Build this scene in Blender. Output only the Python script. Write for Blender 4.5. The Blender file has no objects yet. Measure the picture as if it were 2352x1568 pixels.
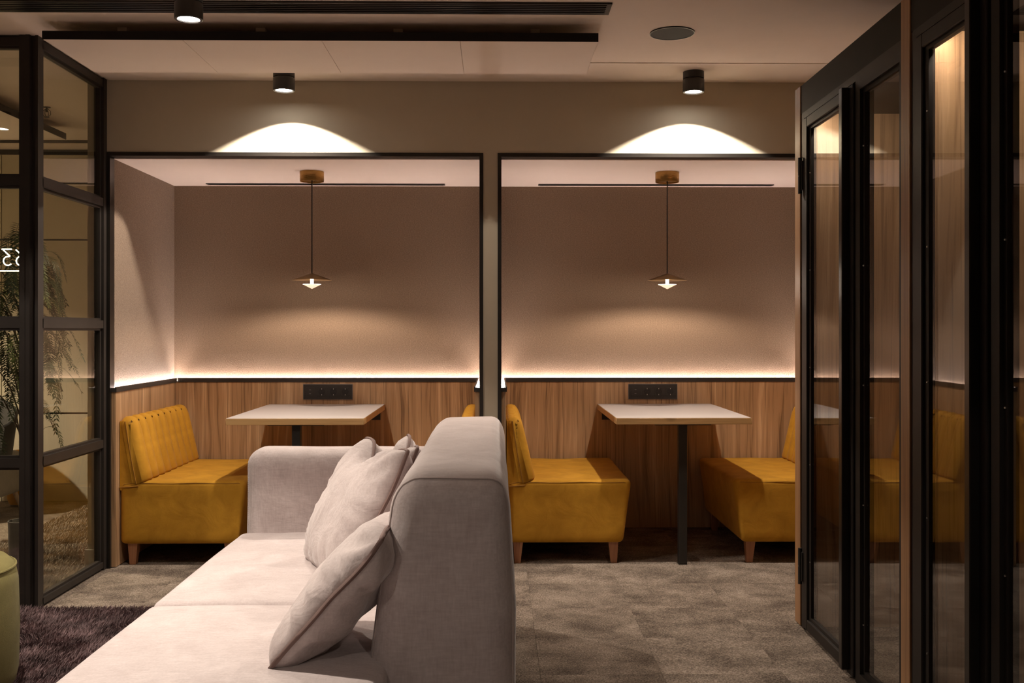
import bpy, bmesh, math, random
from mathutils import Vector, Matrix, noise
random.seed(7)
sc = bpy.context.scene
COL = sc.collection
PI = math.pi

# ------------------------------------------------------------------ camera, world, exposure
YAW = 36.0 / 2352.0                       # camera turned slightly to the right of the room axis
cam_d = bpy.data.cameras.new('camera'); cam = bpy.data.objects.new('camera', cam_d); COL.objects.link(cam)
cam.location = (0, 0, 1.255); cam.rotation_euler = (PI / 2, 0, -YAW)
cam_d.sensor_fit = 'HORIZONTAL'; cam_d.sensor_width = 36; cam_d.lens = 36
cam_d.shift_y = -27.0 / 2352.0
cam_d.clip_start = 0.05; cam_d.clip_end = 60
sc.camera = cam
w = bpy.data.worlds.new('world'); sc.world = w; w.use_nodes = True
w.node_tree.nodes['Background'].inputs[0].default_value = (1.0, 0.86, 0.72, 1)
w.node_tree.nodes['Background'].inputs[1].default_value = 0.02
sc.view_settings.view_transform = 'Standard'; sc.view_settings.look = 'None'
sc.view_settings.exposure = 0.55; sc.view_settings.gamma = 1.0
sc.view_settings.use_curve_mapping = False
sc.cycles.use_denoising = True
sc.cycles.use_adaptive_sampling = True; sc.cycles.adaptive_threshold = 0.04
sc.cycles.max_bounces = 8; sc.cycles.diffuse_bounces = 4; sc.cycles.glossy_bounces = 4; sc.cycles.transparent_max_bounces = 16
sc.cycles.sample_clamp_indirect = 4.0; sc.cycles.caustics_reflective = False; sc.cycles.caustics_refractive = False
# light powers (watts) and colours
DOWN_COL = (1.0, 0.885, 0.755); DOWN_W = 95.0
LED_COL = (1.0, 0.825, 0.755); LED_E = 55.0
PEND_COL = (1.0, 0.79, 0.61); PEND_W = 26.0; BULB_E = 420.0

# ------------------------------------------------------------------ materials
def new_mat(name):
    m = bpy.data.materials.new(name); m.use_nodes = True
    nt = m.node_tree; nt.nodes.clear()
    return m, nt
class NT:
    def __init__(s, nt): s.nt = nt
    def n(s, t, ins=None, **kw):
        nd = s.nt.nodes.new(t)
        for k, v in kw.items(): setattr(nd, k, v)
        for k, v in (ins or {}).items():
            if isinstance(v, bpy.types.NodeSocket): s.nt.links.new(v, nd.inputs[k])
            else: nd.inputs[k].default_value = v
        return nd
    def math(s, op, a, b=0.0, c=0.0):
        return s.n('ShaderNodeMath', {0: a, 1: b, 2: c}, operation=op).outputs[0]
    def ramp(s, fac, stops):
        r = s.n('ShaderNodeValToRGB', {0: fac}); e = r.color_ramp.elements
        while len(e) < len(stops): e.new(0.5)
        for el, (p, c) in zip(e, stops): el.position = p; el.color = (*c, 1)
        return r.outputs[0]
    def mapr(s, v, a, b, c, d):
        return s.n('ShaderNodeMapRange', {0: v, 1: a, 2: b, 3: c, 4: d}).outputs[0]
    def mix(s, f, a, b, mode='MIX'):
        m = s.n('ShaderNodeMix', data_type='RGBA', blend_type=mode)
        for k, v in ((0, f), (6, a), (7, b)):
            if isinstance(v, bpy.types.NodeSocket): s.nt.links.new(v, m.inputs[k])
            else: m.inputs[k].default_value = v if k == 0 else (*v, 1)
        return m.outputs[2]
    def noise(s, vec, scale, detail=3, rough=.55, dist=0.0):
        return s.n('ShaderNodeTexNoise', {'Vector': vec, 'Scale': scale, 'Detail': detail, 'Roughness': rough, 'Distortion': dist}).outputs['Fac']
    def out(s, sh): s.n('ShaderNodeOutputMaterial', {0: sh})
    def bsdf(s, **kw):
        ins = {}
        names = dict(col='Base Color', rough='Roughness', metal='Metallic', normal='Normal', spec='Specular IOR Level', sheen='Sheen Weight', sheen_r='Sheen Roughness', emit='Emission Color', es='Emission Strength', trans='Transmission Weight')
        for k, v in kw.items():
            if k in ('col', 'emit') and not isinstance(v, bpy.types.NodeSocket): v = (*v, 1)
            ins[names[k]] = v
        return s.n('ShaderNodeBsdfPrincipled', ins).outputs[0]
    def bump(s, hgt, strength, dist=0.01):
        return s.n('ShaderNodeBump', {'Strength': strength, 'Distance': dist, 'Height': hgt}).outputs[0]

def plain(name, col, rough=.5, metal=0.0, var=.06, scale=8.0, bump=0.0, bscale=120.0, spec=.5):
    m, nt = new_mat(name); g = NT(nt)
    pos = g.n('ShaderNodeNewGeometry').outputs['Position']
    nz = g.noise(pos, scale, 4)
    f = g.mapr(nz, .3, .7, 1 - var, 1 + var)
    c = g.mix(1.0, col, g.n('ShaderNodeCombineXYZ', {0: f, 1: f, 2: f}).outputs[0], 'MULTIPLY')
    kw = dict(col=c, rough=rough, metal=metal, spec=spec)
    if bump: kw['normal'] = g.bump(g.noise(pos, bscale, 3), bump, .004)
    g.out(g.bsdf(**kw)); return m

def emission(name, col, strength):
    m, nt = new_mat(name); g = NT(nt)
    g.out(g.n('ShaderNodeEmission', {0: (*col, 1), 1: strength}).outputs[0]); return m

def wood(name, dark, mid, light, seed=0.0, scale=1.0, axis='Z', rough=.42):
    m, nt = new_mat(name); g = NT(nt)
    pos = g.n('ShaderNodeNewGeometry').outputs['Position']
    sp = g.n('ShaderNodeSeparateXYZ', {0: pos}).outputs
    if axis == 'Z': u = g.math('ADD', sp[0], sp[1]); v = sp[2]
    elif axis == 'X': u = g.math('ADD', sp[2], sp[1]); v = sp[0]
    else: u = g.math('ADD', sp[2], sp[0]); v = sp[1]
    def vec(su, sv, o): return g.n('ShaderNodeCombineXYZ', {0: g.math('MULTIPLY_ADD', u, su * scale, seed + o), 1: g.math('MULTIPLY', v, sv * scale), 2: o}).outputs[0]
    warp = g.noise(vec(3.0, .9, 1.3), 1.0, 2)
    uw = g.math('MULTIPLY_ADD', warp, .16, u)
    ring = g.noise(g.n('ShaderNodeCombineXYZ', {0: g.math('MULTIPLY_ADD', uw, 24 * scale, seed), 1: g.math('MULTIPLY', v, .55 * scale), 2: 2.0}).outputs[0], 1.0, 4, .62)
    strip = g.noise(vec(9.0, .12, 5.0), 1.0, 1)
    fine = g.noise(vec(170.0, 3.0, 7.0), 1.0, 3, .6)
    knot = g.noise(vec(5.0, 3.2, 9.0), 1.0, 1)
    f = g.math('MULTIPLY_ADD', ring, .75, g.math('MULTIPLY', strip, .35))
    f = g.math('MULTIPLY_ADD', fine, .22, f)
    c = g.ramp(g.mapr(f, .50, .82, 0, 1), [(0.0, dark), (.38, mid), (.60, mid), (1.0, light)])
    kn = g.mapr(knot, .76, .82, 0, .55)
    c = g.mix(kn, c, tuple(k * .45 for k in dark))
    line = g.mapr(g.noise(vec(55.0, .8, 12.0), 1.0, 3, .7), .56, .70, 0, .7)
    c = g.mix(line, c, dark)
    l2 = g.mapr(g.noise(vec(120.0, 1.6, 15.0), 1.0, 2, .6), .58, .66, 0, .55)
    c = g.mix(l2, c, tuple(k * .8 for k in dark))
    g.out(g.bsdf(col=c, rough=g.mapr(fine, .3, .7, rough - .06, rough + .08), normal=g.bump(fine, .12, .002))); return m

def fabric(name, col, col2, rough=.85, sheen=.35, weave=420.0, patch=7.0, wb=.25, wr=0.0, wrs=6.0, thread=.28):
    m, nt = new_mat(name); g = NT(nt)
    pos = g.n('ShaderNodeTexCoord').outputs['Object']
    p1 = g.noise(pos, patch, 5, .6, .6)
    sp = g.n('ShaderNodeSeparateXYZ', {0: pos}).outputs
    thr = g.noise(g.n('ShaderNodeCombineXYZ', {0: g.math('MULTIPLY', sp[0], 26), 1: g.math('MULTIPLY', sp[1], 170), 2: g.math('MULTIPLY', sp[2], 170)}).outputs[0], 1.0, 2)
    thr2 = g.noise(g.n('ShaderNodeCombineXYZ', {0: g.math('MULTIPLY', sp[0], 170), 1: g.math('MULTIPLY', sp[1], 170), 2: g.math('MULTIPLY', sp[2], 26)}).outputs[0], 1.0, 2)
    f = g.math('ADD', g.math('MULTIPLY', p1, 1.06 - 2 * thread), g.math('MULTIPLY', g.math('ADD', thr, thr2), thread))
    c = g.mix(g.mapr(f, .35, .72, 0, 1), col, col2)
    fine = g.noise(pos, weave, 2)
    hgt = fine
    nrm = g.bump(hgt, wb, .002)
    if wr:
        big = g.noise(pos, wrs, 4, .55, 1.2)
        nrm = g.n('ShaderNodeBump', {'Strength': wr, 'Distance': .02, 'Height': big, 'Normal': nrm}).outputs[0]
    g.out(g.bsdf(col=c, rough=rough, sheen=sheen, sheen_r=.4, normal=nrm, spec=.2)); return m

def felt_mat():
    m, nt = new_mat('felt'); g = NT(nt)
    pos = g.n('ShaderNodeNewGeometry').outputs['Position']
    sp = g.n('ShaderNodeSeparateXYZ', {0: pos}).outputs
    sv = g.n('ShaderNodeCombineXYZ', {0: g.math('MULTIPLY', sp[0], 1.0), 1: g.math('MULTIPLY', sp[1], 1.0), 2: g.math('MULTIPLY', sp[2], 1.7)}).outputs[0]
    a = g.noise(sv, 130.0, 3, .7); b = g.noise(sv, 420.0, 2)
    f = g.math('MULTIPLY_ADD', a, .6, g.math('MULTIPLY', b, .4))
    c = g.ramp(g.mapr(f, .3, .7, 0, 1), [(0, (.145, .100, .068)), (.5, (.24, .172, .122)), (1, (.37, .275, .20))])
    g.out(g.bsdf(col=c, rough=.95, sheen=.15, normal=g.bump(a, .55, .004), spec=.15)); return m

def carpet_mat(name, c0, c1, c2, use_rand=True):
    m, nt = new_mat(name); g = NT(nt)
    pos = g.n('ShaderNodeNewGeometry').outputs['Position']
    v = pos
    if use_rand:
        r = g.n('ShaderNodeObjectInfo').outputs['Random']
        off = g.n('ShaderNodeCombineXYZ', {0: g.math('MULTIPLY', r, 37.0), 1: g.math('MULTIPLY', r, 91.0), 2: g.math('MULTIPLY', r, 13.0)}).outputs[0]
        v = g.n('ShaderNodeVectorMath', {0: pos, 1: off}, operation='ADD').outputs[0]
    sp = g.n('ShaderNodeSeparateXYZ', {0: v}).outputs
    st = g.n('ShaderNodeCombineXYZ', {0: g.math('MULTIPLY', sp[0], 5.0), 1: g.math('MULTIPLY', sp[1], 5.6), 2: sp[2]}).outputs[0]
    pa = g.noise(st, 1.0, 4, .58, .2)
    fine = g.noise(v, 150.0, 3, .75)
    mid = g.noise(v, 60.0, 3, .6)
    f = g.math('ADD', g.math('MULTIPLY_ADD', pa, .85, .075), g.math('MULTIPLY', g.math('SUBTRACT', fine, .5), 1.35))
    f = g.math('MULTIPLY_ADD', g.math('SUBTRACT', mid, .5), .30, f)
    c = g.ramp(g.mapr(f, .22, .80, 0, 1), [(0, c0), (.5, c1), (1, c2)])
    g.out(g.bsdf(col=c, rough=.95, spec=.1, normal=g.bump(fine, .9, .004))); return m

def glass_mat(name, tint, f0=.045):
    m, nt = new_mat(name); g = NT(nt)
    lw = g.n('ShaderNodeLayerWeight', {0: .5}).outputs['Facing']
    fr = g.math('MULTIPLY_ADD', g.math('POWER', lw, 5.0), 1 - f0, f0)
    t = g.n('ShaderNodeBsdfTransparent', {0: (*tint, 1)}).outputs[0]
    gl = g.n('ShaderNodeBsdfGlossy', {'Color': (1, 1, 1, 1), 'Roughness': 0.0}).outputs[0]
    g.out(g.n('ShaderNodeMixShader', {0: fr, 1: t, 2: gl}).outputs[0]); return m

def brass_mat():
    m, nt = new_mat('brass'); g = NT(nt)
    pos = g.n('ShaderNodeTexCoord').outputs['Object']
    st = g.n('ShaderNodeVectorMath', {0: pos, 1: (20, 20, 500)}, operation='MULTIPLY').outputs[0]
    nz = g.noise(st, 1.0, 2)
    g.out(g.bsdf(col=(.50, .30, .10), rough=g.mapr(nz, .3, .7, .26, .38), metal=1.0, normal=g.bump(nz, .05, .001))); return m

M_WALL = plain('greige_paint', (.50, .435, .33), .85, var=.02, bump=.05, bscale=300)
M_CEIL = plain('ceiling_paint', (.78, .66, .56), .9, var=.015)
M_RAFT = plain('raft_white', (.80, .68, .58), .9, var=.01)
M_BCEIL = plain('booth_ceiling_paint', (.80, .68, .60), .9, var=.01)
M_BLACK = plain('black_metal', (.019, .016, .014), .42, 0.0, var=.1, bump=.03, bscale=600)
M_BLACKG = plain('black_satin_metal', (.035, .030, .026), .30, .6, var=.1, bump=.02, bscale=700)
M_FRAME = plain('dark_bronze_frame', (.018, .014, .012), .5, 0.0, var=.12, bump=.03, bscale=500, spec=.22)
M_LFRAME = plain('bronze_partition_frame', (.031, .025, .0215), .45, 0.0, var=.12, bump=.03, bscale=500, spec=.3)
M_HEADER = plain('black_header_board', (.016, .0125, .010), .7, 0.0, var=.1, spec=.25)
M_RAIL = plain('black_rail', (.025, .02, .017), .5, 0.0, var=.1)
M_WOOD = wood('walnut_laminate', (.165, .090, .044), (.43, .262, .140), (.62, .41, .24), 0.0)
M_PODWOOD = wood('pod_walnut_laminate', (.17, .09, .043), (.40, .24, .125), (.56, .36, .205), 41.0, .8)
M_EDGEWOOD = wood('post_wood', (.21, .10, .045), (.33, .175, .08), (.42, .235, .115), 17.0, .8)
M_OAK = wood('oak_edge', (.36, .20, .08), (.50, .30, .125), (.58, .37, .17), 3.0, 1.2, 'X')
M_LEG = wood('leg_beech', (.26, .105, .05), (.36, .16, .08), (.42, .20, .105), 8.0)
M_LAMIN = plain('white_laminate', (.47, .425, .41), .42, var=.01)
M_FELT = felt_mat()
M_CARPET = carpet_mat('carpet_tiles', (.062, .047, .037), (.20, .158, .125), (.42, .345, .28))
M_SUB = carpet_mat('carpet_under', (.05, .04, .03), (.14, .11, .085), (.25, .2, .16), False)
M_LFLOOR = carpet_mat('lounge_carpet', (.10, .075, .055), (.22, .17, .125), (.36, .29, .22), False)
M_MUST = fabric('mustard_velvet', (.41, .196, .016), (.56, .282, .026), .82, .06, 500, 9.0, .12, .10, 9.0, .06)
M_MUST_D = plain('mustard_piping', (.30, .13, .008), .8, var=.05)
M_SOFA = fabric('mauve_linen', (.43, .358, .348), (.64, .56, .548), .85, .35, 700, 8.0, .18, .30, 6.0)
M_PILLOW = fabric('mauve_pillow_linen', (.45, .376, .366), (.64, .555, .54), .85, .4, 700, 9.0, .15, .38, 9.0)
M_PIPE = plain('pillow_piping', (.19, .12, .105), .8, var=.1, bump=.2, bscale=500)
M_SEAM = plain('sofa_seam', (.44, .36, .34), .85, var=.1)
M_RUG = plain('aubergine_wool', (.165, .108, .110), .95, var=.5, scale=9)
M_LPILE = plain('beige_wool', (.36, .28, .205), .95, var=.45, scale=6)
M_OLIVE = fabric('olive_felt', (.125, .105, .036), (.17, .146, .052), .9, .04, 500, 12, .3)
M_BRASS = brass_mat()
M_BRONZE = plain('aged_brass_shade', (.20, .115, .04), .34, 1.0, var=.08)
M_GLASSL = glass_mat('tinted_glass', (.90, .89, .82), .05)
M_GLASSR = glass_mat('clear_glass', (.95, .94, .92), .05)
M_LENS = emission('downlight_lens', (1.0, .95, .88), 30.0)
M_LED = emission('led_strip_light', LED_COL, LED_E)
M_PODLED = emission('pod_led_light', (1.0, .86, .72), 95.0)
M_PODLED_DIM = emission('pod_led_light_dim', (1.0, .86, .72), 56.0)
M_BULB = emission('pendant_bulb', (1.0, .82, .66), BULB_E)
M_RIM = emission('diffuser_rim_glow', (1.0, .86, .74), 6.0)
M_NEON = emission('neon_tube', (1.0, .93, .86), 9.0)
M_DIFF = None
def diff_mat():
    m, nt = new_mat('pendant_diffuser'); g = NT(nt)
    g.out(g.bsdf(col=(.95, .85, .75), rough=.35, emit=(1.0, .72, .50), es=.55)); return m
M_DIFF = diff_mat()
M_SOCK = plain('anthracite_plastic', (.028, .024, .022), .45, var=.05)
M_SOCKIN = plain('socket_well', (.012, .011, .010), .5, var=.05)
M_STEEL = plain('steel', (.55, .53, .5), .3, 1.0, var=.05)
M_TRIMG = plain('grey_plate_rim', (.22, .21, .21), .35, .4, var=.05)
M_LEAF = plain('pepper_leaf', (.034, .048, .019), .55, var=.4, scale=14)
M_LEAF2 = plain('pepper_leaf_light', (.10, .125, .035), .55, var=.35, scale=14)
M_STEM = plain('pepper_stem', (.085, .055, .03), .7, var=.2)
M_POT = plain('clay_pot', (.06, .055, .05), .6, var=.1)
M_LWALL = plain('lounge_wall_paint', (.47, .40, .285), .85, var=.02)
M_GREYFAB = fabric('grey_wool', (.30, .27, .24), (.40, .36, .32), .9, .3, 500, 10, .3)
M_DARKFAB = fabric('charcoal_wool', (.03, .026, .024), (.05, .045, .04), .9, .2, 500, 10, .3)
M_PALEWOOD = wood('ash_wood', (.36, .25, .16), (.50, .37, .25), (.58, .45, .32), 5.0, 2.0)
M_SPK = plain('speaker_grille', (.017, .014, .012), .7, 0.0, var=.1, bump=.2, bscale=900, spec=.2)
M_BASEB = plain('baseboard_paint', (.55, .50, .42), .6, var=.02)

# ------------------------------------------------------------------ mesh helpers
def finish(name, bm, mat, parent=None, smooth=None, wn=False, origin=None, rel=True):
    if parent is not None and rel and parent.type == 'EMPTY' and not parent.get('_local'):
        bmesh.ops.translate(bm, verts=bm.verts, vec=-parent.location)
    elif parent is not None and rel and parent.parent is not None and not parent.parent.get('_local') and parent.parent.type == 'EMPTY':
        bmesh.ops.translate(bm, verts=bm.verts, vec=-parent.parent.location)
    me = bpy.data.meshes.new(name); bm.normal_update(); bm.to_mesh(me); bm.free()
    if smooth is not None:
        for p in me.polygons: p.use_smooth = True
        me.set_sharp_from_angle(angle=math.radians(smooth))
    if mat: me.materials.append(mat)
    o = bpy.data.objects.new(name, me); COL.objects.link(o)
    if parent is not None: o.parent = parent
    if wn:
        md = o.modifiers.new('wn', 'WEIGHTED_NORMAL'); md.keep_sharp = True
    return o
def B(): return bmesh.new()
def bx(bm, x0, x1, y0, y1, z0, z1, bev=0.0, seg=2):
    vs = [bm.verts.new(p) for p in ((x0, y0, z0), (x1, y0, z0), (x1, y1, z0), (x0, y1, z0), (x0, y0, z1), (x1, y0, z1), (x1, y1, z1), (x0, y1, z1))]
    fs = [bm.faces.new([vs[i] for i in q]) for q in ((0, 3, 2, 1), (4, 5, 6, 7), (0, 1, 5, 4), (1, 2, 6, 5), (2, 3, 7, 6), (3, 0, 4, 7))]
    if bev > 0:
        es = list({e for f in fs for e in f.edges})
        bmesh.ops.bevel(bm, geom=es, offset=bev, segments=seg, profile=.5, affect='EDGES')
    return bm
def box(name, x0, x1, y0, y1, z0, z1, mat, parent=None, bev=0.0, seg=2):
    return finish(name, bx(B(), x0, x1, y0, y1, z0, z1, bev, seg), mat, parent, 40 if bev else None, wn=bool(bev))
def tube(bm, pts, r, n=6, closed=False, r1=None):
    pts = [Vector(p) for p in pts]; L = len(pts); rings = []
    up = None
    for i, p in enumerate(pts):
        if closed: d = pts[(i + 1) % L] - pts[i - 1]
        else: d = pts[min(i + 1, L - 1)] - pts[max(i - 1, 0)]
        d.normalize()
        if up is None:
            up = d.orthogonal().normalized()
        else:
            up = (up - d * up.dot(d))
            up = up.normalized() if up.length > 1e-6 else d.orthogonal().normalized()
        s = d.cross(up); rr = r if r1 is None else r + (r1 - r) * i / (L - 1)
        rings.append([bm.verts.new(p + (up * math.cos(2 * PI * k / n) + s * math.sin(2 * PI * k / n)) * rr) for k in range(n)])
    m = L if closed else L - 1
    for i in range(m):
        a, b = rings[i], rings[(i + 1) % L]
        for k in range(n): bm.faces.new((a[k], a[(k + 1) % n], b[(k + 1) % n], b[k]))
    if not closed:
        bm.faces.new(list(reversed(rings[0]))); bm.faces.new(rings[-1])
    return bm
def lathe(bm, prof, cx=0, cy=0, n=32, cap0=True, cap1=True):
    rings = []
    for r, z in prof:
        rings.append([bm.verts.new((cx + r * math.cos(2 * PI * k / n), cy + r * math.sin(2 * PI * k / n), z)) for k in range(n)] if r > 1e-6 else [bm.verts.new((cx, cy, z))])
    for a, b in zip(rings[:-1], rings[1:]):
        for k in range(n):
            k2 = (k + 1) % n
            if len(a) == 1 and len(b) == 1: continue
            if len(a) == 1: bm.faces.new((a[0], b[k2], b[k]))
            elif len(b) == 1: bm.faces.new((a[k], a[k2], b[0]))
            else: bm.faces.new((a[k], a[k2], b[k2], b[k]))
    if cap0 and len(rings[0]) > 1: bm.faces.new(list(reversed(rings[0])))
    if cap1 and len(rings[-1]) > 1: bm.faces.new(rings[-1])
    bmesh.ops.recalc_face_normals(bm, faces=bm.faces)
    return bm
def prism(bm, poly, y0, y1):
    """poly in (x, z), extruded along y"""
    a = [bm.verts.new((x, y0, z)) for x, z in poly]; b = [bm.verts.new((x, y1, z)) for x, z in poly]
    bm.faces.new(a); bm.faces.new(list(reversed(b)))
    n = len(poly)
    for i in range(n): bm.faces.new((a[i], b[i], b[(i + 1) % n], a[(i + 1) % n]))
    bmesh.ops.recalc_face_normals(bm, faces=bm.faces)
    return bm
def soft_box(bm, x0, x1, y0, y1, z0, z1, r, inner=(8, 8, 8), k=4, fn=None, seam_out=None, seam_j=2):
    """dense rounded box; fn(Vector)->Vector reshapes it"""
    c = Vector(((x0 + x1) / 2, (y0 + y1) / 2, (z0 + z1) / 2)); h = Vector(((x1 - x0) / 2, (y1 - y0) / 2, (z1 - z0) / 2))
    ax = []
    for i in range(3):
        a = h[i] - r
        pos = [-h[i] + r * (1 - math.cos(PI / 2 * j / k)) * 1.0 for j in range(k)] + [-a + 2 * a * j / inner[i] for j in range(inner[i] + 1)] + [h[i] - r * (1 - math.cos(PI / 2 * j / k)) for j in reversed(range(k))]
        ax.append(pos)
    N = [len(a) for a in ax]; vmap = {}
    def V(i, j, l):
        if (i, j, l) in vmap: return vmap[(i, j, l)]
        p = Vector((ax[0][i], ax[1][j], ax[2][l]))
        q = Vector([max(-(h[m] - r), min(h[m] - r, p[m])) for m in range(3)])
        d = p - q
        if d.length > 1e-9:
            m_ = max(abs(d[0]), abs(d[1]), abs(d[2]))
            p = q + d.normalized() * r * (m_ / r)
        p = p + c
        if fn: p = fn(p)
        v = bm.verts.new(p); vmap[(i, j, l)] = v; return v
    def quad(a, b, c_, d): bm.faces.new((a, b, c_, d))
    for i in range(N[0] - 1):
        for j in range(N[1] - 1):
            quad(V(i, j, 0), V(i, j + 1, 0), V(i + 1, j + 1, 0), V(i + 1, j, 0))
            e = N[2] - 1; quad(V(i, j, e), V(i + 1, j, e), V(i + 1, j + 1, e), V(i, j + 1, e))
    for i in range(N[0] - 1):
        for l in range(N[2] - 1):
            quad(V(i, 0, l), V(i + 1, 0, l), V(i + 1, 0, l + 1), V(i, 0, l + 1))
            e = N[1] - 1; quad(V(i, e, l), V(i, e, l + 1), V(i + 1, e, l + 1), V(i + 1, e, l))
    for j in range(N[1] - 1):
        for l in range(N[2] - 1):
            quad(V(0, j, l), V(0, j, l + 1), V(0, j + 1, l + 1), V(0, j + 1, l))
            e = N[0] - 1; quad(V(e, j, l), V(e, j + 1, l), V(e, j + 1, l + 1), V(e, j, l + 1))
    if seam_out is not None:      # the outline of the section y = const at index seam_j, as a closed loop
        j = seam_j
        loop = [V(0, j, l) for l in range(N[2])] + [V(i, j, N[2] - 1) for i in range(1, N[0])] + [V(N[0] - 1, j, l) for l in reversed(range(N[2] - 1))] + [V(i, j, 0) for i in reversed(range(1, N[0] - 1))]
        seam_out += [v.co.copy() for v in loop]
    return bm
def thing(name, label, cat, loc=(0, 0, 0), rotz=0.0, group=None, local=False):
    o = bpy.data.objects.new(name, None); COL.objects.link(o)
    o.empty_display_size = .1
    o.location = loc; o.rotation_euler = (0, 0, rotz); tag(o, label, cat, group)
    if local: o['_local'] = 1
    return o
def tag(o, label=None, cat=None, group=None, kind=None):
    if label: o['label'] = label
    if cat: o['category'] = cat
    if group: o['group'] = group
    if kind: o['kind'] = kind
    return o
def struct(o, label, cat): return tag(o, label, cat, None, 'structure')
def copy_tree(o, parent=None):
    c = o.copy(); COL.objects.link(c)
    if parent is not None: c.parent = parent
    for ch in list(o.children): copy_tree(ch, c)
    return c

# ------------------------------------------------------------------ room dimensions
YW = 5.42            # face of the wall with the two booth openings
YB = 6.50            # felt back wall of the booths
YWD = 6.466          # wood wainscot face at the back
HC = 2.572           # main ceiling
HB = 2.163           # booth ceiling
ZR = 0.953           # top of the black rail
OP = [(-2.050, -0.069), (0.007, 1.990)]      # outer frame edges of both openings
FT = 2.189; FW = 0.020                       # frame top and frame width

# ------------------------------------------------------------------ setting: floor, ceiling, walls
fl = struct(box('floor', -4.6, 2.9, -2.6, 7.7, -.10, -.006, M_SUB), 'dark carpeted floor under the carpet tiles', 'floor')
TP = 0.4445
tile_bm = bx(B(), -TP / 2 + .0003, TP / 2 - .0003, -TP / 2 + .0003, TP / 2 - .0003, -.006, 0.0)
bmesh.ops.bevel(tile_bm, geom=[e for e in tile_bm.edges if all(v.co.z > -.001 for v in e.verts)], offset=.0006, segments=1, affect='EDGES')
tile0 = finish('carpet_tile', tile_bm, M_CARPET, fl)
first = True
for i in range(11):
    for j in range(13):
        x = -2.075 + .012 + TP * (i + .5); y = 4.612 - TP * 8 + TP * (j + .5)
        o = tile0 if first else tile0.copy()
        if not first: COL.objects.link(o)
        first = False
        o.location = (x, y, 0)
        o.rotation_euler = (0, 0, 0)
lfl = struct(box('floor_lounge', -4.5, -2.08, 4.62, 7.52, -.006, .004, M_LFLOOR), 'beige shag carpet floor of the glass-walled lounge', 'floor')

cl = struct(box('ceiling', -4.6, 2.9, -2.6, 7.7, HC, HC + .1, M_CEIL), 'plain painted ceiling', 'ceiling')
struct(box('ceiling_bulkhead', -2.04, 2.9, 5.04, YW, HC - .004, HC, M_CEIL), 'slightly lower ceiling strip along the booth wall', 'ceiling')
# wall with the two openings
bm = B()
bx(bm, -2.15, OP[0][0], YW, YW + .10, 0, HC)
bx(bm, OP[0][1], OP[1][0], YW, 6.60, 0, FT)
bx(bm, OP[1][1], 2.9, YW, YW + .10, 0, HC)
bx(bm, OP[0][0], OP[1][1], YW, YW + .10, FT, HC)
struct(finish('wall_back', bm, M_WALL), 'greige wall around the two booth openings', 'wall')
struct(box('wall_booth_outer', -2.15, -2.075, YW + .10, 6.62, 0, HC, M_WALL), 'outer side wall of the first booth facing the lounge', 'wall')
struct(box('baseboard_booth', -2.162, -2.10, YW - .012, YW, .004, .10, M_BASEB), 'pale baseboard at the foot of the booth wall', 'baseboard')
struct(box('wall_left', -4.6, -4.5, -2.6, 7.7, 0, HC, M_WALL), 'greige wall on the left side of the room', 'wall')
struct(box('wall_right', 2.8, 2.9, -2.6, 7.7, 0, HC, M_WALL), 'greige wall on the right behind the phone booths', 'wall')
struct(box('wall_front', -4.6, 2.9, -2.6, -2.5, 0, HC, M_WALL), 'greige wall behind the viewpoint', 'wall')
lw = struct(box('wall_lounge', -4.5, -2.0, 7.54, 7.64, 0, HC, M_BLACK), 'panelled far wall of the glass-walled lounge', 'wall')
zs = [0.0, .646, 1.91, 2.325, 2.535]
for a, b in zip(zs[:-1], zs[1:]):
    for x0, x1 in ((-4.5, -3.605), (-3.6, -2.0)):
        box('wall_panel', x0, x1, 7.51, 7.54, a + .006, b - .006, M_LWALL, lw, .002, 1)

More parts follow.
